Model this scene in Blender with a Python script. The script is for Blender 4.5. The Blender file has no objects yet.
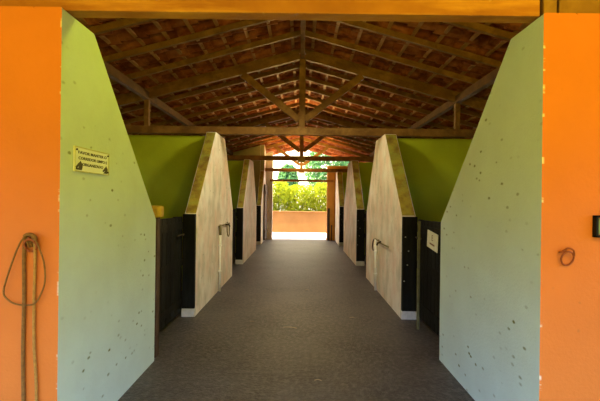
import bpy, bmesh, math, random
from mathutils import Vector, Matrix
random.seed(7)
S = bpy.context.scene
COL = S.collection
F = 400.0            # focal length in pixels (24 mm lens)
EYE = 1.6
ROLL = 0.0122

# ------------------------------------------------------------------ helpers
def tag(o, label=None, cat=None, group=None, kind=None):
    if label: o['label'] = label
    if cat: o['category'] = cat
    if group: o['group'] = group
    if kind: o['kind'] = kind
    return o

def empty(name, loc=(0, 0, 0)):
    o = bpy.data.objects.new(name, None)
    o.empty_display_size = .1
    COL.objects.link(o)
    o.location = loc
    return o

def obj(name, bm, mats, parent=None, smooth=False, off=None):
    """link a bmesh (world coordinates) as one object; parented objects get local coordinates"""
    me = bpy.data.meshes.new(name)
    if parent is not None or off is not None:
        o_ = Vector(off) if off is not None else world_loc(parent)
        bmesh.ops.translate(bm, verts=bm.verts, vec=-o_)
    bm.normal_update()
    bm.to_mesh(me); bm.free()
    for m in (mats if isinstance(mats, (list, tuple)) else [mats]):
        me.materials.append(m)
    if smooth:
        for p in me.polygons: p.use_smooth = True
    o = bpy.data.objects.new(name, me)
    COL.objects.link(o)
    if parent is not None:
        o.parent = parent
    elif off is not None:
        o.location = off
    return o

def world_loc(o):
    v = Vector((0, 0, 0))
    while o is not None:
        v += o.location; o = o.parent
    return v

def add_box(bm, a, b, bev=0.0, mi=0):
    x0, x1 = sorted((a[0], b[0])); y0, y1 = sorted((a[1], b[1])); z0, z1 = sorted((a[2], b[2]))
    vs = [bm.verts.new(p) for p in ((x0,y0,z0),(x1,y0,z0),(x1,y1,z0),(x0,y1,z0),(x0,y0,z1),(x1,y0,z1),(x1,y1,z1),(x0,y1,z1))]
    fs = [bm.faces.new([vs[i] for i in q]) for q in ((3,2,1,0),(4,5,6,7),(0,1,5,4),(1,2,6,5),(2,3,7,6),(3,0,4,7))]
    for f in fs: f.material_index = mi
    if bev:
        es = list({e for f in fs for e in f.edges})
        r = bmesh.ops.bevel(bm, geom=es, offset=bev, segments=2, affect='EDGES', profile=.6)
        for f in r['faces']: f.material_index = mi
    return vs

def box(a, b, bev=0.0):
    bm = bmesh.new(); add_box(bm, a, b, bev); return bm

def add_bar(bm, p, q, w, h, bev=0.005, up=(0, 0, 1)):
    """rectangular timber from p to q; h measured towards up"""
    p, q = Vector(p), Vector(q)
    d = (q - p); L = d.length; d.normalize()
    s = d.cross(Vector(up)).normalized(); u = s.cross(d).normalized()
    M = Matrix((s, d, u)).transposed().to_4x4(); M.translation = (p + q) / 2
    n0 = set(bm.verts)
    add_box(bm, (-w/2, -L/2, -h/2), (w/2, L/2, h/2), bev)
    bmesh.ops.transform(bm, matrix=M, verts=[v for v in bm.verts if v not in n0])

def bar(p, q, w, h, bev=0.005, up=(0, 0, 1)):
    bm = bmesh.new(); add_bar(bm, p, q, w, h, bev, up); return bm

def add_tube(bm, pts, r, n=8, closed=False):
    pts = [Vector(p) for p in pts]
    N = len(pts); rings = []; prev = None
    for i, p in enumerate(pts):
        a = pts[i-1] if (i > 0 or closed) else p
        b = pts[(i+1) % N] if (i < N-1 or closed) else p
        t = (b - a).normalized()
        if prev is None:
            s = t.orthogonal().normalized()
        else:
            s = (prev - t * prev.dot(t)).normalized()
        prev = s; u = t.cross(s)
        rr = r[i] if isinstance(r, (list, tuple)) else r
        rings.append([bm.verts.new(p + (s*math.cos(2*math.pi*k/n) + u*math.sin(2*math.pi*k/n)) * rr) for k in range(n)])
    for i in range(N if closed else N-1):
        A, B = rings[i], rings[(i+1) % N]
        for k in range(n):
            bm.faces.new((A[k], A[(k+1) % n], B[(k+1) % n], B[k]))
    if not closed:
        bm.faces.new(rings[0][::-1]); bm.faces.new(rings[-1])

def tube(pts, r, n=8, closed=False):
    bm = bmesh.new(); add_tube(bm, pts, r, n, closed)
    bmesh.ops.recalc_face_normals(bm, faces=bm.faces); return bm

def spline(pts, k=6):
    """Catmull-Rom through the points"""
    P = [Vector(p) for p in pts]; out = []
    for i in range(len(P)-1):
        a = P[max(i-1, 0)]; b = P[i]; c = P[i+1]; d = P[min(i+2, len(P)-1)]
        for j in range(k):
            t = j/k
            out.append(.5*((2*b) + (c-a)*t + (2*a-5*b+4*c-d)*t*t + (3*b-a-3*c+d)*t**3))
    out.append(P[-1]); return out

def at(px, py, Y):
    """photo pixel -> (X, Z) on the vertical plane at distance Y"""
    dx, dy = px - 301, py - 200.5
    x = dx + ROLL*dy; y = dy - ROLL*dx
    return x*Y/F, EYE - y*Y/F

ORD = ['first','second','third','fourth','fifth','sixth','seventh','eighth','ninth','tenth','eleventh','twelfth','thirteenth','fourteenth',
       'fifteenth','sixteenth','seventeenth','eighteenth','nineteenth','twentieth','twenty-first','twenty-second','twenty-third','twenty-fourth','twenty-fifth']

# ------------------------------------------------------------------ materials
def mat(name, col, col2=None, scale=4.0, rough=.8, bump=0.0, bscale=30., spots=None, spot_scale=9., spot_size=.12, spot_pick=(.35,.6), spec=.3,
        chips=None, streak=None, metal=0., trans=None):
    m = bpy.data.materials.new(name); m.use_nodes = True
    nt = m.node_tree; nd = nt.nodes; lk = nt.links
    b = nd['Principled BSDF']
    b.inputs['Roughness'].default_value = rough
    b.inputs['Metallic'].default_value = metal
    b.inputs['Specular IOR Level'].default_value = spec
    b.inputs['Base Color'].default_value = (*col, 1)
    geo = nd.new('ShaderNodeNewGeometry'); pos = geo.outputs['Position']
    src = None
    def mixc(fac, a, bcol):
        mx = nd.new('ShaderNodeMix'); mx.data_type = 'RGBA'
        lk.new(fac, mx.inputs[0])
        if a is None: mx.inputs[6].default_value = (*col, 1)
        else: lk.new(a, mx.inputs[6])
        mx.inputs[7].default_value = (*bcol, 1)
        return mx.outputs[2]
    def noise(sc, det=5., mapping=None, r=.6):
        n = nd.new('ShaderNodeTexNoise'); n.inputs['Scale'].default_value = sc; n.inputs['Detail'].default_value = det
        n.inputs['Roughness'].default_value = r
        v = pos
        if mapping:
            mp = nd.new('ShaderNodeMapping'); mp.inputs['Scale'].default_value = mapping; lk.new(pos, mp.inputs[0]); v = mp.outputs[0]
        lk.new(v, n.inputs['Vector']); return n.outputs['Fac']
    def ramp(f, a, b_):
        r = nd.new('ShaderNodeMapRange'); r.inputs[1].default_value = a; r.inputs[2].default_value = b_; lk.new(f, r.inputs[0]); return r.outputs[0]
    if col2: src = mixc(ramp(noise(scale), .38, .64), src, col2)
    if streak: src = mixc(ramp(noise(streak[1], 6., streak[2]), .45, .7), src, streak[0])
    if spots:
        vo = nd.new('ShaderNodeTexVoronoi'); vo.inputs['Scale'].default_value = spot_scale
        mp = nd.new('ShaderNodeMapping'); mp.inputs['Scale'].default_value = (1, .5, .9); lk.new(pos, mp.inputs[0]); lk.new(mp.outputs[0], vo.inputs['Vector'])
        # only some cells carry a dark pit, with ragged edges
        d = nd.new('ShaderNodeMath'); d.operation = 'MULTIPLY_ADD'
        lk.new(noise(60., 3.), d.inputs[0]); d.inputs[1].default_value = .16; lk.new(vo.outputs['Distance'], d.inputs[2])
        sp = ramp(d.outputs[0], spot_size + .1, spot_size)
        sx = nd.new('ShaderNodeSeparateColor'); lk.new(vo.outputs['Color'], sx.inputs[0])
        pick = ramp(sx.outputs[0], *spot_pick)
        patch = ramp(noise(1.4, 2.), .42, .6)
        m1 = nd.new('ShaderNodeMath'); m1.operation = 'MULTIPLY'; lk.new(sp, m1.inputs[0]); lk.new(pick, m1.inputs[1])
        m2 = nd.new('ShaderNodeMath'); m2.operation = 'MULTIPLY'; lk.new(m1.outputs[0], m2.inputs[0]); lk.new(patch, m2.inputs[1])
        src = mixc(m2.outputs[0], src, spots)
    if chips:   # flaked paint along the outer corner at |X| = chips[1]
        sxyz = nd.new('ShaderNodeSeparateXYZ'); lk.new(pos, sxyz.inputs[0])
        ab = nd.new('ShaderNodeMath'); ab.operation = 'ABSOLUTE'; lk.new(sxyz.outputs[0], ab.inputs[0])
        edge = ramp(ab.outputs[0], chips[1] + .013, chips[1] + .003)
        ch = ramp(noise(7., 6., (0.3, 1, 1.6)), .58, .62)
        mm = nd.new('ShaderNodeMath'); mm.operation = 'MULTIPLY'; lk.new(edge, mm.inputs[0]); lk.new(ch, mm.inputs[1])
        src = mixc(mm.outputs[0], src, chips[0])
    if src is not None: lk.new(src, b.inputs['Base Color'])
    if bump:
        bp = nd.new('ShaderNodeBump'); bp.inputs['Strength'].default_value = bump; bp.inputs['Distance'].default_value = .02
        lk.new(noise(bscale, 6.), bp.inputs['Height']); lk.new(bp.outputs[0], b.inputs['Normal'])
    if trans:
        tr = nd.new('ShaderNodeBsdfTranslucent'); tr.inputs[0].default_value = (*trans, 1)
        ms = nd.new('ShaderNodeMixShader'); ms.inputs[0].default_value = .45
        lk.new(b.outputs[0], ms.inputs[1]); lk.new(tr.outputs[0], ms.inputs[2]); lk.new(ms.outputs[0], nd['Material Output'].inputs[0])
    return m

M = {}
M['green'] = mat('pale_green_plaster', (.54,.645,.51), (.50,.59,.46), 2.2, .75, .25, 45., spots=(.14,.15,.03), spot_scale=15., spot_size=.165, spot_pick=(.15,.35))
M['white'] = mat('worn_cream_plaster', (.78,.71,.58), (.72,.54,.40), 2.6, .8, .5, 30., spots=(.24,.19,.09), spot_scale=11., spot_size=.16, spot_pick=(.1,.4),
                 streak=((.52,.47,.33), 7., (1, .6, .35)))
M['lime'] = mat('lime_green_paint', (.44,.52,.012), (.38,.45,.01), 1.5, .75, .2, 40.)
M['coping'] = mat('mossy_yellow_coping', (.34,.26,.02), (.17,.09,.012), 5., .85, .4, 40., streak=((.30,.33,.04), 4., (1,1,1)))
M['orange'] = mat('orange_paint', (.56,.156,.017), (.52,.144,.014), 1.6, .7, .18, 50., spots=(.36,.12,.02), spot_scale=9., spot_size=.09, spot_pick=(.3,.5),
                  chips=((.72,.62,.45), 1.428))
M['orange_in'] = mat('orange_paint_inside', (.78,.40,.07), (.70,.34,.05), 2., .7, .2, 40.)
M['floor'] = mat('dusty_concrete', (.057,.048,.048), (.021,.017,.016), 1.3, .50, .55, 34., spots=(.020,.014,.009), spot_scale=16., spot_size=.16, spot_pick=(.2,.5),
                 streak=((.104,.089,.088), 22., (1, .7, 1)), spec=.5)
M['ground_pale'] = mat('pale_paving', (.62,.55,.47), (.55,.48,.40), 1.5, .8, .2)
M['earth'] = mat('packed_earth', (.20,.17,.14), (.15,.13,.11), 1.2, .9, .3)
M['bounce_yard'] = mat('yellow_bounce_ground', (.20,.165,.004), (.17,.15,.003), .8, .95, .3)  # ground colour made low in blue to throw yellow light on wall tops
M['wood'] = mat('brown_timber', (.22,.10,.018), (.14,.06,.010), 3., .7, .25, 40., streak=((.30,.15,.03), 5., (1, 1, 1)))
M['wood_dark'] = mat('darkened_timber', (.14,.06,.008), (.09,.036,.005), 3., .8, .25, 40.)  # same timber, colour darkened to offset the fill light on the purlins
M['wood_front'] = mat('orange_brown_timber', (.40,.15,.017), (.27,.085,.010), 1.6, .6, .2, 30., streak=((.5,.22,.03), 6., (.3, 1, 2.5)), spots=(.75,.50,.22), spot_scale=5., spot_size=.05, spot_pick=(.2,.4))
M['lath'] = mat('sawn_lath', (.42,.20,.055), (.30,.13,.035), 6., .75)
M['tile'] = mat('terracotta', (.28,.07,.014), (.13,.03,.008), 5., .92, .2, 60., streak=((.46,.16,.05), 4., (1, 1, 1)), spec=.1)
M['black'] = mat('black_door_paint', (.0035,.0035,.002), (.007,.0055,.003), 5., .65, .3, 30., streak=((.014,.013,.008), 9., (1, 1, .15)), spec=.15)
M['brownpost'] = mat('dark_brown_post', (.085,.045,.020), (.05,.025,.012), 6., .7, .3)
M['yellowcap'] = mat('yellow_mortar_cap', (.52,.34,.03), (.42,.24,.02), 9., .8, .4)
M['whitebase'] = mat('whitewash', (.60,.56,.46), (.50,.46,.36), 12., .8, .3)
M['pvc'] = mat('white_plastic_pipe', (.86,.84,.72), (.78,.76,.64), 8., .5)
M['old_pipe'] = mat('olive_pipe', (.22,.18,.08), (.14,.11,.05), 8., .6)
M['dark_iron'] = mat('dark_iron', (.05,.035,.02), None, rough=.6, metal=.4)
M['rust'] = mat('rusty_iron', (.30,.07,.012), (.17,.04,.008), 30., .75, .3)
M['rope'] = mat('tan_rope', (.46,.24,.045), (.34,.17,.03), 40., .9, .6, 160.)
M['rope_dark'] = mat('brown_rope', (.25,.12,.022), (.18,.08,.015), 40., .9, .6, 160.)
M['sign'] = mat('cream_sign', (.74,.76,.58), (.70,.72,.53), 5., .5)
M['ink'] = mat('dark_olive_ink', (.06,.055,.008), None, rough=.6)
M['ink2'] = mat('brown_ink', (.16,.065,.02), None, rough=.6)
M['greenboard'] = mat('green_board', (.16,.24,.08), (.13,.20,.07), 4., .6)
M['olive'] = mat('olive_beige_plaster', (.34,.29,.12), (.28,.24,.10), 2., .8, .2)
M['paint_fleck'] = mat('pale_fleck', (.30,.30,.25), None, rough=.6)
M['straw'] = mat('straw', (.34,.28,.19), None, rough=.9)
M['brass'] = mat('yellow_strap', (.50,.34,.06), (.40,.26,.05), 20., .5)
M['leaf'] = mat('hedge_leaf', (.26,.27,.008), (.14,.18,.006), 3., .8, spec=.1, trans=(.38,.38,.01))
M['leaf2'] = mat('tree_leaf', (.09,.20,.05), (.06,.15,.05), 1., .6, trans=(.15,.30,.06))
M['bark'] = mat('bark', (.12,.08,.05), (.08,.05,.03), 8., .9, .5)
M['garden_orange'] = mat('sunlit_orange_render', (.19,.082,.013), (.16,.066,.009), 1.5, .8, .2)

# ------------------------------------------------------------------ setting
XL, XR0, XR = -1.43, 1.425, 1.385      # corridor faces (the first wall on the right stands a little further out)
TL, TR = .17, .20                     # wall thicknesses
TOP, SHO = 2.73, 1.40                 # wall top and door shoulder
YF = 2.37
OUT = 5.0                             # outer walls
SL = .27                              # roof slope
YB0, YB1 = 16.2, 16.36
def zr(x): return 4.224 - SL*abs(x)   # centre line of the rafters

o = obj('floor', box((-OUT, YF+.02, -.12), (OUT, YB1, 0)), M['floor']); tag(o, 'dusty brown concrete aisle floor between the stall walls', 'floor', kind='structure')
o = obj('ground', box((-25, -40, -.14), (25, YF+.02, -.01)), M['bounce_yard']); tag(o, 'unseen ground before the orange front walls, coloured to bounce yellow light', 'ground', kind='structure')
o = obj('ground', box((-16, YB1, -.14), (16, 48, -.01)), M['ground_pale']); tag(o, 'pale sunlit paving beyond the far end of the aisle', 'ground', kind='structure')

def wing(name, side, poly, face_mats, xface, th, label):
    """corridor wall seen from the side: polygon in (Y, Z), extruded outwards. material slots: 0 corridor face, 1 sloped edges, 2 front end, 3 rest"""
    s = -1 if side == 'left' else 1
    bm = bmesh.new()
    a = [bm.verts.new((xface, y, z)) for y, z in poly]
    b = [bm.verts.new((xface + s*th, y, z)) for y, z in poly]
    f = bm.faces.new(a); f.material_index = 0
    f = bm.faces.new(b[::-1]); f.material_index = 3
    n = len(poly)
    for i in range(n):
        j = (i+1) % n
        f = bm.faces.new((a[i], b[i], b[j], a[j]))
        (y0, z0), (y1, z1) = poly[i], poly[j]
        vert = abs(y0-y1) < 1e-4
        f.material_index = 1 if (not vert and max(z0, z1) > .1) else (2 if vert and y0 < YF+.01 else 3)
    bmesh.ops.recalc_face_normals(bm, faces=bm.faces)
    es = [e for e in bm.edges if max(v.co.z for v in e.verts) > .2 and not all(abs(v.co.y-YF) < .01 or (abs(v.co.x-xface) > .01 and v.co.y < YF+.3) for v in e.verts)]
    bmesh.ops.bevel(bm, geom=es, offset=.012, segments=2, affect='EDGES', profile=.5)
    o = obj(name, bm, face_mats, off=(xface, poly[0][0], 0))
    return tag(o, label, 'wall', kind='structure')

W2, W3, W4 = (5.50, 8.42, 6.70, 7.47), (9.98, 12.90, 11.12, 11.85), (14.42, YB0, 15.5, YB0)
fm = [M['green'], M['green'], M['orange'], M['green']]
near_l = [(YF, 0), (3.96, 0), (3.96, SHO), (2.75, TOP), (YF, TOP)]
near_r = [(YF, 0), (4.08, 0), (4.08, SHO), (2.75, TOP), (YF, TOP)]
wing('wall_left', 'left', near_l, fm, XL, TL, 'pale green stall wall at the left entrance corner, carrying the white notice')
wing('wall_right', 'right', near_r, fm, XR0, TR, 'pale green pitted stall wall at the right entrance corner')
wm = [M['white'], M['coping'], M['white'], M['lime']]
for k, (y0, y1, t0, t1) in enumerate((W2, W3)):
    for side in ('left', 'right'):
        w = wing('wall_'+side, side, [(y0,0),(y1,0),(y1,SHO),(t1,TOP),(t0,TOP),(y0,SHO)], wm, XL if side == 'left' else XR, TL if side == 'left' else TR,
                 f'cream stall wall with sloped shoulders on the {side}, {"second" if k == 0 else "third"} from the entrance')
wing('wall_left', 'left', [(W4[0],0),(YB0,0),(YB0,3.52),(15.5,3.74),(15.5,TOP),(W4[0],SHO)], [M['white'], M['coping'], M['white'], M['olive']], XL, TL, 'cream wall at the far left end of the aisle rising to the roof')
wing('wall_right', 'right', [(W4[0],0),(YB0,0),(YB0,TOP),(15.5,TOP),(W4[0],SHO)], wm, XR, TR, 'last cream stall wall on the right at the far end of the aisle')

o = obj('wall_front_left', box((-OUT-.2, YF, 0), (XL-TL, YF+.18, TOP)), M['orange']); tag(o, 'orange front wall left of the entrance, with the hanging rope', 'wall', kind='structure')
o = obj('wall_front_right', box((XR0+TR, YF, 0), (OUT+.2, YF+.18, TOP)), M['orange']); tag(o, 'orange front wall right of the entrance, with the iron ring', 'wall', kind='structure')

for k, yc in enumerate((7.06, 11.48)):
    for s, side, xf, th in ((-1, 'left', XL, TL), (1, 'right', XR, TR)):
        o = obj('wall_partition_'+side, box((xf + s*th, yc-.07, 0), (s*OUT, yc+.07, 2.71), .005), M['lime'])
        tag(o, f'lime green partition between stalls on the {side}, {"nearer" if k == 0 else "farther"} of the two', 'wall', kind='structure')
# full-height partition at the far left, following the roof slope
bm = bmesh.new()
pf = [(XL-TL, 0), (-OUT, 0), (-OUT, zr(OUT)-.07), (XL-TL, zr(XL-TL)-.07)]
a = [bm.verts.new((x, 15.5, z)) for x, z in pf]; b = [bm.verts.new((x, 15.64, z)) for x, z in pf]
bm.faces.new(a); bm.faces.new(b[::-1])
for i in range(4): bm.faces.new((a[i], b[i], b[(i+1) % 4], a[(i+1) % 4]))
bmesh.ops.recalc_face_normals(bm, faces=bm.faces)
o = obj('wall_partition_left', bm, M['olive']); tag(o, 'olive beige partition at the far left reaching up to the roof', 'wall', kind='structure')
o = obj('wall_partition_right', box((XR+TR, 15.5, 0), (OUT, 15.64, 2.71)), M['lime']); tag(o, 'last lime green partition on the right by the far end', 'wall', kind='structure')
for s, side in ((-1, 'left'), (1, 'right')):
    o = obj('wall_outer_'+side, box((s*OUT, YF+.18, 0), (s*(OUT+.2), YB1, 2.34)), M['lime']); tag(o, f'long outer stable wall behind the {side} stalls', 'wall', kind='structure')
XE0, XE1 = -1.16, 1.05
def back(name, pts, m, label):
    bm = bmesh.new()
    a = [bm.verts.new((x, YB0, z)) for x, z in pts]; b = [bm.verts.new((x, YB1, z)) for x, z in pts]
    bm.faces.new(a); bm.faces.new(b[::-1])
    for i in range(len(pts)): k = (i+1) % len(pts); bm.faces.new((a[i], b[i], b[k], a[k]))
    bmesh.ops.recalc_face_normals(bm, faces=bm.faces)
    tag(obj(name, bm, m), label, 'wall', kind='structure')
back('wall_back_left', [(XE0, 0), (XE0, 3.58), (-OUT, 2.34), (-OUT, 0)], M['white'], 'cream end wall left of the far opening')
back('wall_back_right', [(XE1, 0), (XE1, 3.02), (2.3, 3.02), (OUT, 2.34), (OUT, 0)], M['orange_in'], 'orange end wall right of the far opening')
o = obj('lintel_beam', bar((XE0-.1, YB0-.06, 2.40), (XE1+.25, YB0-.06, 2.40), .10, .09), M['wood_front'])
tag(o, 'thin red-brown beam across the far opening', 'beam')

# ------------------------------------------------------------------ roof
cs = 1/math.sqrt(1+SL*SL); sn = SL*cs
YR0, YR1 = -2.2, 17.15  # front stretch is an added, unseen cover that shuts sky light out
YDIP = 15.68
def roof_pt(s, d, y, n):
    """d along the slope from the ridge, n above the rafter centre line"""
    return (s*(d*cs + n*sn), y, 4.224 - d*sn + n*cs - drop(y))
def drop(y):
    '''the last bay of the roof dips towards the far eave'''
    return max(0., y - YDIP)*.41
DMAX = 5.75
verts, faces = [], []
LSP = .345
def tile(s, d0, d1, yc, r0, r1, n0, n1, up, seg=6):
    i0 = len(verts)
    for d, r, n in ((d0, r0, n0), (d1, r1, n1)):
        for lay in (0, .012):
            rr = r - lay*(1 if up else 1)
            for k in range(seg+1):
                a = math.pi*k/seg
                verts.append(roof_pt(s, d, yc - rr*math.cos(a), n + (rr if up else -rr)*math.sin(a)*1.0))
    L = seg+1
    for k in range(seg):
        o0, p0 = i0+k, i0+L+k; o1, p1 = i0+2*L+k, i0+3*L+k
        faces.append((o0, o0+1, o1+1, o1)); faces.append((p0, p1, p1+1, p0+1))
        faces.append((o0, p0, p0+1, o0+1)); faces.append((o1, o1+1, p1+1, p1))
    for k in (0, seg):
        o0, p0, o1, p1 = i0+k, i0+L+k, i0+2*L+k, i0+3*L+k
        faces.append((o0, o1, p1, p0))
PITCH = .29
nc = int((YR1-YR0)/PITCH)
for s in (-1, 1):
    for c in range(17):
        d0 = .02 + c*LSP; d1 = d0 + .42
        for j in range(nc):
            y = YR0 + (j+.5)*PITCH + random.uniform(-.012, .012)
            jz = random.uniform(-.006, .006)
            # channel tile: narrow end down; sits over the next one's head
            tile(s, d0, d1, y, .118, .104, .150+jz, .168+jz, False)
            tile(s, d0+random.uniform(-.02,.02), d1, y+PITCH/2, .095, .112, .150+jz, .172+jz, True)
me = bpy.data.meshes.new('ceiling'); me.from_pydata(verts, [], faces); me.update()
for p in me.polygons: p.use_smooth = False
me.materials.append(M['tile'])
o = bpy.data.objects.new('ceiling', me); COL.objects.link(o); tag(o, 'underside of the terracotta barrel tile roof on both slopes', 'roof', kind='structure')
# ridge tiles
bm = bmesh.new()
y = YR0
while y < YR1:
    n = 8; A = []; B = []
    for k in range(n+1):
        a = math.pi*k/n
        A.append(bm.verts.new((-.16*math.cos(a), y, 4.36-drop(y)+.12*math.sin(a)))); B.append(bm.verts.new((-.145*math.cos(a), min(y+.42, YR1), 4.345-drop(y+.42)+.12*math.sin(a))))
    for k in range(n): bm.faces.new((A[k], A[k+1], B[k+1], B[k]))
    y += .38
o = obj('ceiling', bm, M['tile']); tag(o, 'capping tiles along the roof ridge', 'roof', kind='structure')

# laths along the roof, one row under each tile course
for s, side in ((-1, 'left'), (1, 'right')):
    for c in range(16):
        d = .16 + c*LSP
        p = roof_pt(s, d, YR0, .06); q = roof_pt(s, d, YDIP, .06)
        up = Vector((s*sn, 0, cs))
        bm = bar(p, q, .05, .026, .002, up)
        o = obj('roof_lath', bm, M['lath'], off=((p[0]+q[0])/2, (p[1]+q[1])/2, p[2]))
        tag(o, f'sawn tile lath running down the {side} roof slope, {ORD[c]} from the ridge', 'roof lath', f'tile laths on the {side} slope')
# rafters
TR_Y = (2.475, 6.97, 11.42, 15.85)
ry = sorted(set(round(v, 3) for v in [7.0 + i*.76 for i in range(-5, 12)]))
for s, side in ((-1, 'left'), (1, 'right')):
    for i, yy in enumerate(ry):
        j = random.uniform(-.02, .02)
        p = roof_pt(s, .02, yy+j, .0); q = roof_pt(s, DMAX-.15, yy+j+random.uniform(-.03,.03), .0)
        bm = bar(p, q, .058, .078, .006)
        o = obj('roof_rafter', bm, M['wood'], off=((p[0]+q[0])/2, (p[1]+q[1])/2, (p[2]+q[2])/2))
        tag(o, f'brown roof rafter on the {side} slope, {ORD[i]} counting inward from the front beam', 'rafter', f'rafters of the {side} slope')
# purlins and ridge beam (in lengths that run the whole building)
for s, side in ((-1, 'left'), (1, 'right')):
    x = s*2.70
    o = obj('roof_purlin', bar((x, YR0+.1, zr(x)-.115), (x, YDIP, zr(x)-.115), .10, .13, .008), M['wood_dark'])
    tag(o, f'long brown purlin on short posts under the {side} roof slope', 'purlin')
o = obj('ridge_beam', bar((0, YR0+.1, 4.224-.10), (0, YDIP, 4.224-.10), .07, .12, .006), M['wood']); tag(o, 'brown ridge beam running along the top of the roof', 'beam')

# trusses
def truss(y, i):
    labels = ['orange-brown front timber truss resting on the two orange walls', 'brown timber roof truss spanning the aisle over the nearest partitions',
              'brown timber roof truss halfway along the aisle, over the farther partitions', 'dark timber roof truss last before the far opening']
    r = tag(empty('roof_truss', (0, y, TOP)), labels[i], 'roof truss', 'timber roof trusses')
    if i == 0:
        w = M['wood_front']
        zb, zt = 2.735, 3.02
        obj('tie_beam', box((-OUT-.3, y-.05, zb), (1.435, y+.05, zt), .006), w, r)
        obj('tie_block', box((1.455, y-.055, zb), (1.535, y+.045, zt), .006), M['wood'], r)
        obj('tie_beam', box((1.552, y-.05, zb), (OUT+.3, y+.05, zt), .006), M['wood'], r)
    else:
        w = M['wood']
        zb, zt = 2.735, 2.865
        x0 = -OUT if i < 3 else -1.43
        obj('tie_beam', box((x0, y-.055, zb), (OUT, y+.055, zt), .008), w, r)
    zk = 4.224-.17-drop(y)
    obj('king_post', box((-.055, y-.05, zt-.01 if i else zt), (.055, y+.05, zk), .008), w, r)
    if i >= 2:
        pl = obj('strap', box((-.11, y-.066, zb-.05), (.11, y-.054, zb+.13), .002), M['brass'] if i == 2 else M['wood'], r)
        for bx in (-.07, .07):
            obj('bolt', tube([(bx, y-.066, zb+.06), (bx, y-.078, zb+.06)], .012, 8), M['dark_iron'], pl)
    for s in (-1, 1):
        xe = 4.9 if (i < 3 or s > 0) else 1.40
        obj('top_chord', bar((s*.05, y, zr(.05)-.105-drop(y)), (s*xe, y, zr(xe)-.105-drop(y)), .09, .11, .008), w, r)
        if i < 3 or s > 0:
            obj('post', box((s*2.70-.042, y-.04, zt), (s*2.70+.042, y+.04, zr(2.70)-.165-drop(y)), .006), w, r)
        obj('strut', bar((s*.05, y, zt+.14), (s*1.04, y, zr(1.04)-.165-drop(y)), .08, .115, .008), w, r)
for i, y in enumerate(TR_Y): truss(y, i)

# added board behind the camera, keeping sky light off the wall tops
bm = bmesh.new()
pf = [(-5.5, 2.42), (5.5, 2.42), (5.5, 2.95), (0, 4.36), (-5.5, 2.95)]
a = [bm.verts.new((x, YR0-.06, z)) for x, z in pf]; b = [bm.verts.new((x, YR0-.02, z)) for x, z in pf]
bm.faces.new(a); bm.faces.new(b[::-1])
for i in range(5): bm.faces.new((a[i], b[i], b[(i+1) % 5], a[(i+1) % 5]))
bmesh.ops.recalc_face_normals(bm, faces=bm.faces)
o = obj('sky_blocker', bm, M['wood_front']); tag(o, 'added gable-shaped board, unseen, shading the front walls from the sky', 'gable', kind='structure')

# ------------------------------------------------------------------ stall doors, jambs, posts
gaps = {'left': [(3.96, 5.50), (8.42, 9.98), (12.90, 14.42)], 'right': [(4.08, 5.50), (8.42, 9.98), (12.90, 14.42)]}
for side, s, xf, th in (('left', -1, XL, TL), ('right', 1, XR, TR)):
    for i, (g0, g1) in enumerate(gaps[side]):
        xin = xf + s*(th + .015)
        if side == 'right' and i == 0: g0s = g0
        r = tag(empty('stall_door', (xin + s*.02, (g0+g1)/2, .05)),
                f'{ORD[i]} black stall half-door on the {side} side of the aisle' + (', with the white notice on it' if (side, i) == ('right', 0) else ''),
                'stable door', f'stall half-doors on the {side}')
        ya, yb = g0+.07, g1-.03
        n = 9; wbd = (yb-ya)/n
        bm = bmesh.new()
        for k in range(n):
            add_box(bm, (xin+s*.0, ya+k*wbd+.003, .06), (xin+s*.035, ya+(k+1)*wbd-.003, SHO-.03-random.uniform(0, .012)), .004)
        obj('door_boards', bm, M['black'], r)
        for zz in (.22, .75, 1.24):
            obj('rail', box((xin-s*.012, ya, zz-.05), (xin, yb, zz+.05), .003), M['black'], r)
        lt = obj('bolt_latch', tube([(xin-s*.03, yb-.30, 1.12), (xin-s*.03, yb-.02, 1.12)], .011, 8), M['dark_iron'], r)
        obj('latch_knob', tube([(xin-s*.03, yb-.2, 1.12), (xin-s*.075, yb-.2, 1.12)], .009, 8), M['dark_iron'], lt)
        for zz in (.30, 1.2):
            obj('hinge', box((xin-s*.02, ya+.0, zz-.025), (xin-s*.011, ya+.34, zz+.025), .002), M['dark_iron'], r)
        # far jamb with whitewashed foot
        j = tag(empty('door_jamb', (xf+s*th/2, g1-.035, 0)), f'black door jamb with a white foot, {ORD[i]} on the {side} side of the aisle', 'door jamb', 'black door jambs')
        obj('jamb_board', box((xf+s*.006, g1-.06, .11), (xf+s*(th+.005), g1-.002, SHO-.004), .004), M['black'], j)
        obj('jamb_foot', box((xf-s*.004, g1-.07, 0), (xf+s*(th+.008), g1-.002, .11), .006), M['whitebase'], j)
        if side == 'right':
            for zz in (.52, .74, .93, 1.12):
                obj('nail_head', tube([(xf+s*(.06+.03*math.sin(zz*9)), g1-.06, zz), (xf+s*(.06+.03*math.sin(zz*9)), g1-.066, zz)], .009, 8), M['paint_fleck'], j)
# yellow-capped post behind the first wall on the left
r = tag(empty('capped_post', (-1.485, 4.07, 0)), 'brown post with a rounded yellow cap beside the first left door', 'post')
obj('post_shaft', box((-1.525, 4.02, 0), (-1.44, 4.11, 1.41), .008), M['brownpost'], r)
bm = box((-1.545, 4.00, 1.41), (-1.405, 4.13, 1.53), .03)
obj('post_cap', bm, M['yellowcap'], r)
o = obj('door_post', box((1.49, 4.09, 0), (1.56, 4.15, 1.40), .006), M['brownpost']); tag(o, 'thin reddish brown post beside the first right door', 'post')
o = obj('olive_stake', bar((1.485, 5.02, 0), (1.490, 5.03, 1.36), .03, .03, .006, (0, 1, 0)), mat('olive_wood', (.14,.13,.05), (.09,.08,.03), 10.)); tag(o, 'slim olive upright leaning on the first right door', 'stake')

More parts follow.
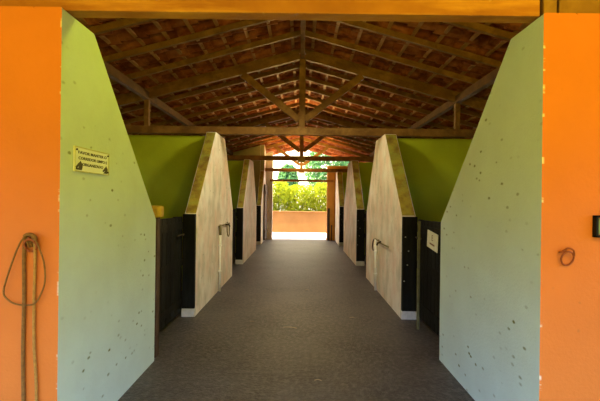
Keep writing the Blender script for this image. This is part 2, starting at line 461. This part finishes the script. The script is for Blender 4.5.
# ------------------------------------------------------------------ signs
def text(body, size, M3, m, parent, name='lettering', ext=.0008, sx=1.0):
    cu = bpy.data.curves.new(name, 'FONT'); cu.body = body; cu.size = size; cu.extrude = ext; cu.align_x = 'CENTER'; cu.align_y = 'CENTER'; cu.resolution_u = 3
    cu.offset = .0003
    cu.materials.append(m)
    t_ = bpy.data.objects.new(name, cu); COL.objects.link(t_)
    bpy.context.view_layer.update()
    me = bpy.data.meshes.new_from_object(t_.evaluated_get(bpy.context.evaluated_depsgraph_get()))
    bpy.data.objects.remove(t_); bpy.data.curves.remove(cu)
    if not me.materials: me.materials.append(m)
    o = bpy.data.objects.new(name, me); COL.objects.link(o); o.parent = parent
    M4 = M3.copy(); M4.translation -= world_loc(parent)
    o.matrix_basis = M4 @ Matrix.Diagonal((sx, 1, 1, 1))
    return o
# wall notice: lies on the left wall (X = XL), reading along +Y
ys0, ys1 = 2.50, 2.945; zc = 1.846; hh = .080
r = tag(empty('wall_notice', (XL, (ys0+ys1)/2, zc)), 'cream notice with two dark horse heads screwed to the left green wall', 'sign')
obj('notice_board', box((XL+.001, ys0, zc-hh), (XL+.012, ys1, zc+hh), .002), M['sign'], r)
fr = bmesh.new()
e = .006
M['sign_edge'] = mat('sign_edge', (.52,.52,.24), (.44,.43,.15), 9., .6)
for (y0, y1, z0, z1) in ((ys0, ys1, zc+hh-e, zc+hh), (ys0, ys1, zc-hh, zc-hh+e), (ys0, ys0+e, zc-hh+e, zc+hh-e), (ys1-e, ys1, zc-hh+e, zc+hh-e)):
    add_box(fr, (XL+.012, y0, z0), (XL+.016, y1, z1))
obj('notice_border', fr, M['sign_edge'], r)
R = Matrix(((0, 0, 1, 0), (1, 0, 0, 0), (0, 1, 0, 0), (0, 0, 0, 1)))     # text x -> +Y, text y -> +Z, normal -> +X
def put(y, z, x=XL+.0135):
    m_ = R.copy(); m_.translation = Vector((x, y, z)); return m_
ym = (ys0+ys1)/2
text('FAVOR MANTER O', .027, put(ym, zc+.044), M['ink'], r, sx=1.62)
text('CORREDOR LIMPO E', .027, put(ym+.005, zc+.008), M['ink'], r, sx=1.48)
text('ORGANIZADO', .027, put(ym, zc-.030), M['ink'], r, sx=1.5)
# horse heads in silhouette
HH = [(-.42,-.5),(.30,-.5),(.42,-.1),(.40,.25),(.22,.45),(.14,.62),(.02,.46),(-.18,.30),(-.42,.02),(-.55,-.12),(-.50,-.27),(-.34,-.26),(-.20,-.12),(-.05,-.10),(-.22,-.3)]
def horse(y, z, k, flip):
    bm = bmesh.new()
    P = [(y + flip*px*k*1.5, z + pz*k) for px, pz in HH]
    a = [bm.verts.new((XL+.0125, u, v)) for u, v in P]; b = [bm.verts.new((XL+.0150, u, v)) for u, v in P]
    bm.faces.new(a); bm.faces.new(b[::-1])
    for i in range(len(P)): bm.faces.new((a[i], a[(i+1) % len(P)], b[(i+1) % len(P)], b[i]))
    bmesh.ops.recalc_face_normals(bm, faces=bm.faces)
    obj('horse_head', bm, M['ink'], r)
horse(ys0+.055, zc-.042, .052, 1); horse(ys1-.052, zc-.046, .048, 1)
for y_ in (ys0+.02, ys1-.02):
    for z_ in (zc-hh+.02, zc+hh-.02):
        obj('screw', tube([(XL+.012, y_, z_), (XL+.019, y_, z_)], .006, 8), M['dark_iron'], r)

# paper notice on the first right door
xd = XR + TR + .015 - .014
yc_, zc_ = 4.80, 1.135
r = tag(empty('door_notice', (xd, yc_, zc_)), 'small tilted white notice with brown print on the first right door', 'sign')
til = .10
def tilted(y, z): return (yc_ + (y*math.cos(til) - z*math.sin(til)), zc_ + (y*math.sin(til) + z*math.cos(til)))
def tbox(y0, y1, z0, z1, x0, x1):
    bm = bmesh.new()
    v = []
    for x in (x0, x1):
        for (y, z) in ((y0, z0), (y1, z0), (y1, z1), (y0, z1)):
            Y_, Z_ = tilted(y, z); v.append(bm.verts.new((x, Y_, Z_)))
    for q in ((0,1,2,3),(7,6,5,4),(0,4,5,1),(1,5,6,2),(2,6,7,3),(3,7,4,0)): bm.faces.new([v[i] for i in q])
    bmesh.ops.recalc_face_normals(bm, faces=bm.faces); return bm
M['paper'] = mat('aged_white_card', (.66,.62,.42), (.58,.53,.34), 14., .7)
obj('notice_card', tbox(-.19, .19, -.105, .105, xd-.006, xd), M['paper'], r)
R2 = Matrix(((0, 0, -1, 0), (-1, 0, 0, 0), (0, 1, 0, 0), (0, 0, 0, 1)))
m_ = R2.copy(); Y_, Z_ = tilted(0, .03); m_.translation = Vector((xd-.007, Y_, Z_)); text('E', .10, m_, M['ink2'], r)
obj('print_line', tbox(-.085, .085, -.055, -.035, xd-.0075, xd-.006), M['ink2'], r)

# framed green board at the right edge of the front wall
x0, zt = at(596, 215.5, YF-.03); _, zb = at(596, 237.5, YF-.03)
r = tag(empty('framed_board', (x0+.2, YF, zb)), 'dark framed green board fixed to the right orange wall', 'board')
obj('board_panel', box((x0+.02, YF-.025, zb+.02), (x0+.40, YF-.001, zt-.02)), M['greenboard'], r)
fb = bmesh.new()
for (a0, a1, b0, b1) in ((x0, x0+.42, zt-.012, zt), (x0, x0+.42, zb, zb+.012), (x0, x0+.014, zb, zt), (x0+.406, x0+.42, zb, zt)):
    add_box(fb, (a0, YF-.035, b0), (a1, YF-.001, b1), .002)
obj('board_frame', fb, M['black'], r)

# ------------------------------------------------------------------ rings and rope
def ring_pts(cx, cz, rad, y, n=24, sq=1.0, tilt=0.0):
    return [(cx + rad*math.cos(2*math.pi*k/n), y - tilt*math.sin(2*math.pi*k/n), cz + sq*rad*math.sin(2*math.pi*k/n)) for k in range(n)]
cx, cz = at(33, 245, YF)
r = tag(empty('tether_ring', (cx, YF, cz)), 'rusty tether ring under the rope on the left orange wall', 'ring')
obj('ring', tube(ring_pts(cx, cz, .036, YF-.022, tilt=.012), .006, 8, True), M['rust'], r, True)
obj('eye_bolt', tube([(cx-.005, YF+.01, cz+.045), (cx-.005, YF-.03, cz+.042), (cx, YF-.034, cz+.03)], .007, 8), M['rust'], r, True)
cx2, cz2 = at(565, 257, YF)
r = tag(empty('tether_ring', (cx2, YF, cz2)), 'rusty doubled tether ring on the right orange wall', 'ring')
obj('ring', tube(ring_pts(cx2, cz2-.005, .036, YF-.022, sq=1.15, tilt=.010), .0055, 8, True), M['rust'], r, True)
obj('ring', tube(spline([(cx2+.034, YF-.03, cz2+.01), (cx2+.025, YF-.035, cz2+.045), (cx2-.005, YF-.032, cz2+.055), (cx2-.03, YF-.025, cz2+.035), (cx2-.045, YF-.012, cz2+.030)]), .0055, 8), M['rust'], r, True)
obj('eye_bolt', tube([(cx2-.01, YF+.01, cz2+.035), (cx2-.012, YF-.03, cz2+.034)], .008, 8), M['rust'], r, True)

def rope_px(pts, yoff): return [(*at(px, py, YF)[:1], YF-yoff-(.0 if len(p) < 3 else p[2]), at(px, py, YF)[1]) for p in pts for px, py in [p[:2]]]
r = tag(empty('lead_rope', (cx, YF, cz)), 'tan lead rope looped over the ring on the left orange wall', 'rope')
loop = [(33,247),(29,240),(25,240),(20,250),(12,272),(7,291),(12,299),(20,303),(30,304),(38,302),(44,293),(48,280),(47,262),(42,247),(37,237),(31,235),(26,238)]
obj('rope_loop', tube(spline(rope_px(loop, .028), 6), .0052, 8), M['rope_dark'], r, True)
obj('rope_strand', tube(spline(rope_px([(33,247),(30,238),(27,240),(25.5,255),(25.5,300),(24.5,350),(25,405),(25.5,450),(25,476)], .012), 6), .0105, 8), M['rope_dark'], r, True)
obj('rope_strand', tube(spline(rope_px([(31,247),(33,238),(36,241),(36.5,262),(35.5,300),(35.5,345),(37.5,380),(38,425),(38,470)], .012), 6), .0085, 8), M['rope'], r, True)
obj('knot', tube(spline(rope_px([(28,236),(30,234.5),(34,234),(38,236),(39,240)], .03), 5), .011, 8), M['rope_dark'], r, True)

# ------------------------------------------------------------------ water pipes on the walls
r = tag(empty('water_pipe', (XL+.03, 6.98, 0)), 'white standpipe with a hooked tap on the second left wall', 'pipe')
obj('riser', tube([(XL+.03, 6.98, 0), (XL+.03, 6.98, .98)], .021, 10), M['pvc'], r, True)
obj('upper_riser', tube([(XL+.03, 6.98, .98), (XL+.03, 6.98, 1.16)], .022, 10), M['old_pipe'], r, True)
obj('branch', tube([(XL+.03, 6.86, 1.14), (XL+.03, 7.86, 1.14)], .012, 8), M['old_pipe'], r, True)
tp = obj('tap', tube([(XL+.03, 7.4, 1.14), (XL+.10, 7.4, 1.14), (XL+.12, 7.4, 1.10)], .016, 8), M['dark_iron'], r, True)
obj('tap_handle', tube([(XL+.07, 7.37, 1.18), (XL+.07, 7.45, 1.18)], .008, 8), M['dark_iron'], tp, True)
obj('hose_loop', tube(spline([(XL+.03, 7.62, 1.14), (XL+.035, 7.60, 1.0), (XL+.04, 7.68, .90), (XL+.04, 7.80, .93), (XL+.03, 7.86, 1.14)]), .011, 8), M['old_pipe'], r, True)
for zz in (.35, .8): obj('clip', box((XL+.0, 6.95, zz-.012), (XL+.055, 7.01, zz+.012), .003), M['pvc'], r)
r = tag(empty('water_pipe', (XR-.03, 7.2, 0)), 'white standpipe with a dark spout on the second right wall', 'pipe')
obj('riser', tube([(XR-.03, 7.2, 0), (XR-.03, 7.2, .92)], .024, 10), M['pvc'], r, True)
obj('branch', tube([(XR-.035, 7.32, .90), (XR-.035, 7.2, .93), (XR-.04, 6.7, .90), (XR-.04, 6.12, .905)], .011, 8), M['old_pipe'], r, True)
tp = obj('tap', tube([(XR-.03, 6.75, .92), (XR-.09, 6.72, .90), (XR-.10, 6.72, .86)], .017, 8), M['dark_iron'], r, True)
obj('tap_handle', tube([(XR-.07, 6.70, .95), (XR-.07, 6.78, .95)], .008, 8), M['dark_iron'], tp, True)
obj('hose_loop', tube(spline([(XR-.03, 7.25, .92), (XR-.04, 7.38, .88), (XR-.05, 7.42, .76), (XR-.05, 7.33, .70)]), .012, 8), M['brownpost'], r, True)
for zz in (.3, .7): obj('clip', box((XR, 7.17, zz-.012), (XR-.058, 7.23, zz+.012), .003), M['pvc'], r)
r = tag(empty('water_pipe', (1.25, YB0-.03, 0)), 'short brown pipe against the orange end wall', 'pipe')
obj('riser', tube([(1.25, YB0-.03, 0), (1.25, YB0-.03, .62)], .022, 8), M['brownpost'], r, True)
obj('tap', tube([(1.25, YB0-.03, .60), (1.25, YB0-.14, .60), (1.25, YB0-.15, .56)], .02, 8), M['dark_iron'], r, True)

# far gate leaf, folded open, and its post
r = tag(empty('open_gate', (XL+.045, 15.7, 0)), 'dark plank gate leaf folded open at the far left', 'gate')
bm = bmesh.new()
for k in range(6): add_box(bm, (XL+.03, 15.15+k*.16, .08), (XL+.065, 15.15+k*.16+.155, 2.2), .004)
obj('gate_boards', bm, M['brownpost'], r)
for zz in (.4, 1.9): obj('gate_rail', box((XL+.065, 15.15, zz-.06), (XL+.09, 16.1, zz+.06), .004), M['brownpost'], r)
o = obj('gate_post', box((XE1+.03, YB0-.10, 0), (XE1+.12, YB0-.005, 1.30), .006), M['brownpost']); tag(o, 'short dark post at the right of the far opening', 'post')

# ------------------------------------------------------------------ straw on the floor
for i, (px, py) in enumerate(((290,328),(307,290),(252,322),(352,318),(318,381))):
    Y_ = EYE*F/(py-200.5 - ROLL*(px-301)); X_ = (px-301+ROLL*(py-200.5))*Y_/F
    a = random.uniform(-.5, .5); L = .085 if i == 0 else random.uniform(.02, .04)
    p = [(X_-L*math.cos(a), Y_-L*math.sin(a), .006), (X_, Y_+.012, .009), (X_+L*math.cos(a), Y_+L*math.sin(a), .005)]
    o = obj('straw_wisp', tube(spline(p, 4), .004 if i == 0 else .003, 6), M['straw'], off=(X_, Y_, 0)); tag(o, 'longest pale straw wisp, lying in the middle of the brown aisle floor' if i == 0 else 'tiny pale straw wisp lying on the brown aisle floor', 'straw', 'straw wisps on the floor')

# ------------------------------------------------------------------ beyond the far end
r = tag(empty('garden_wall', (0, 20.1, 0)), 'low sunlit orange wall across the yard, below the hedge', 'wall')
obj('wall_body', box((-9, 20.0, -.01), (9, 20.2, 1.00), .01), M['garden_orange'], r)
obj('wall_coping', box((-9.02, 19.96, 1.00), (9.02, 20.24, 1.06), .01), M['garden_orange'], r)
def leaves(n, fn, size, rnd):
    vs, fs = [], []
    for _ in range(n):
        c = Vector(fn(rnd)); L = size*rnd.uniform(.6, 1.3); w = L*.42
        d = Vector((rnd.gauss(0, 1), rnd.gauss(0, 1), rnd.gauss(.3, 1))).normalized(); u = d.orthogonal().normalized()
        u.rotate(Matrix.Rotation(rnd.uniform(0, 6.28), 3, d)); nn = d.cross(u)*L*.12
        i = len(vs)
        vs += [c - d*L/2, c + u*w/2 + nn, c + d*L/2, c - u*w/2 + nn]
        fs += [(i, i+1, i+2), (i, i+2, i+3)]
    return vs, fs
def leaf_obj(name, n, fn, size, m, parent, seed):
    vs, fs = leaves(n, fn, size, random.Random(seed))
    o_ = world_loc(parent) if parent else Vector((0, 0, 0))
    me = bpy.data.meshes.new(name); me.from_pydata([tuple(v - o_) for v in vs], [], fs); me.update(); me.materials.append(m)
    o = bpy.data.objects.new(name, me); COL.objects.link(o); o.parent = parent
    return o
for i, hx in enumerate((-3.9, -2.6, -1.3, 0.0, 1.3, 2.6, 3.9)):
    hr = random.Random(40+i); top = 2.55 + hr.uniform(-.12, .18)
    where = ['beyond the left jamb, out at the far end of the row', 'second in the row from the left', 'behind the left part of the low orange wall', 'behind the middle of the low orange wall',
             'behind the right part of the low orange wall', 'second in the row from the right', 'beyond the right jamb, out at the far end of the row'][i]
    r = tag(empty('hedge_shrub', (hx, 21.2, 0)), f'yellow-green hedge shrub {where}', 'shrub', 'hedge shrubs behind the low wall')
    def fn(q, hx=hx, top=top):
        while True:
            x, y, z = q.uniform(-.68, .68), q.uniform(-.75, .75), q.uniform(.02, 1)
            if (x/.68)**10 + (y/.75)**4 + max(0, (z-.35)/.65)**4 < 1: return (hx+x, 21.2+y, z*top)
    leaf_obj('foliage', 7500, fn, .13, M['leaf'], r, 100+i)
    for k in range(5):
        a = k*1.26; obj('stem', tube(spline([(hx, 21.2, -.01), (hx+.2*math.cos(a), 21.2+.2*math.sin(a), .8), (hx+.45*math.cos(a), 21.2+.4*math.sin(a), 1.9)], 4), [.03]*5+[.022]*4, 6), M['bark'], r, True)
for i, (tx, ty, h, rad) in enumerate(((-1.0, 30, 4.0, .8), (1.9, 27.5, 5.4, 1.7), (4.8, 31, 6.2, 2.0), (-5.6, 33, 5.5, 2.2))):
    where = ['small tree seen over the hedge near the king post', 'dark green tree rising over the hedge at the right of the opening', 'tall tree beyond the yard, off to the right', 'broad tree beyond the yard, off to the left'][i]
    r = tag(empty('garden_tree', (tx, ty, 0)), where, 'tree', 'trees beyond the hedge')
    obj('trunk', tube(spline([(tx, ty, -.01), (tx+.1, ty, h*.35), (tx-.05, ty, h*.7)], 5), [.14-.008*k for k in range(11)], 8), M['bark'], r, True)
    def fn(q, tx=tx, ty=ty, h=h, rad=rad):
        while True:
            x, y, z = q.uniform(-1, 1), q.uniform(-1, 1), q.uniform(-1, 1)
            d = x*x+y*y+z*z
            if .25 < d < 1 and math.sin(x*5+ty)*math.sin(y*5)*math.sin(z*6+tx) > -.35: return (tx+x*rad, ty+y*rad, h*.72+z*h*.36)
    leaf_obj('crown', 3500, fn, .30, M['leaf2'], r, 200+i)

# ------------------------------------------------------------------ light
w = bpy.data.worlds.new('sky'); S.world = w; w.use_nodes = True
nt = w.node_tree; bg = nt.nodes['Background']
tc = nt.nodes.new('ShaderNodeTexCoord'); sep = nt.nodes.new('ShaderNodeSeparateXYZ'); nt.links.new(tc.outputs['Generated'], sep.inputs[0])
mr = nt.nodes.new('ShaderNodeMapRange'); mr.interpolation_type = 'SMOOTHSTEP'; mr.inputs[1].default_value = -.25; mr.inputs[2].default_value = .75
nt.links.new(sep.outputs[1], mr.inputs[0])
mx = nt.nodes.new('ShaderNodeMix'); mx.data_type = 'RGBA'; nt.links.new(mr.outputs[0], mx.inputs[0])
m0 = nt.nodes.new('ShaderNodeMix'); m0.data_type = 'RGBA'
me_ = nt.nodes.new('ShaderNodeMapRange'); me_.interpolation_type = 'SMOOTHSTEP'; me_.inputs[1].default_value = .05; me_.inputs[2].default_value = .25
nt.links.new(sep.outputs[2], me_.inputs[0]); nt.links.new(me_.outputs[0], m0.inputs[0])
m0.inputs[6].default_value = (.80, .62, .10, 1)        # golden haze low over the yard behind the viewer
m0.inputs[7].default_value = (2.3, 3.5, 6.6, 1)        # clear blue higher up
nt.links.new(m0.outputs[2], mx.inputs[6])
mx.inputs[7].default_value = (3.2, 2.75, 1.95, 1)       # bright warm haze towards the sun, over the far yard
nt.links.new(mx.outputs[2], bg.inputs[0]); bg.inputs[1].default_value = 1.0
sun = bpy.data.lights.new('sun', 'SUN'); sun.energy = 20.0; sun.angle = .01; sun.color = (1, .90, .70)
so = bpy.data.objects.new('sun', sun); COL.objects.link(so)
d = Vector((.50, .06, -.86)).normalized()       # travel direction
so.rotation_euler = d.to_track_quat('-Z', 'Y').to_euler()
def fill_spot(loc, aim, energy, col, size=.22, cone=150, name='aisle_fill'):
    l = bpy.data.lights.new(name, 'SPOT'); l.energy = energy; l.color = col; l.shadow_soft_size = size; l.spot_size = math.radians(cone); l.spot_blend = .9
    o = bpy.data.objects.new(name, l); COL.objects.link(o); o.location = loc
    o.rotation_euler = Vector(aim).to_track_quat('-Z', 'Y').to_euler()
# added fill spots without fixtures: entrance fronts first, then the aisle walls
FILL_AMBER = (1, .70, .0)
fill_spot((-1.5, .35, 2.95), (-.1, 1, -.6), 46, FILL_AMBER, name='front_fill')
fill_spot((1.5, .35, 2.95), (.1, 1, -.6), 82, FILL_AMBER, name='front_fill')
fill_spot((.30, 3.2, 3.78), (-.95, 0, -1), 47, (1, 1, .03), cone=125)
for y_, e_, c_, t_ in ((5.6, 112, (1, .92, .58), .30), (9.2, 105, (1, .84, .55), .1), (13.5, 60, (1, .80, .5), 0)):
    for q in (-1, 1):
        fill_spot((q*.55, y_, 3.70), (-q, t_, -1.2), e_*(1.1 if q > 0 else .8), c_, cone=98)
# more added fill, no fixtures: imitates light from the far end on the tiles
fill_spot((0, 14.6, 2.7), (0, .55, 1), 170, (1, .62, .16), cone=140, name='roof_fill')
fill_spot((0, 11.5, 2.95), (0, -1, .40), 750, (1, .68, .22), cone=120, name='roof_fill')

# ------------------------------------------------------------------ camera
cam = bpy.data.cameras.new('camera'); cam.lens = 24; cam.sensor_width = 36; cam.sensor_fit = 'HORIZONTAL'; cam.clip_start = .05
cam.shift_x = -1/600
co = bpy.data.objects.new('camera', cam); COL.objects.link(co)
co.location = (0, 0, EYE); co.rotation_euler = (math.pi/2, -ROLL, 0)
S.camera = co
vs_ = S.view_settings; vs_.view_transform = 'Standard'; vs_.look = 'None'; vs_.exposure = 1.0; vs_.gamma = 1.0; vs_.use_curve_mapping = False
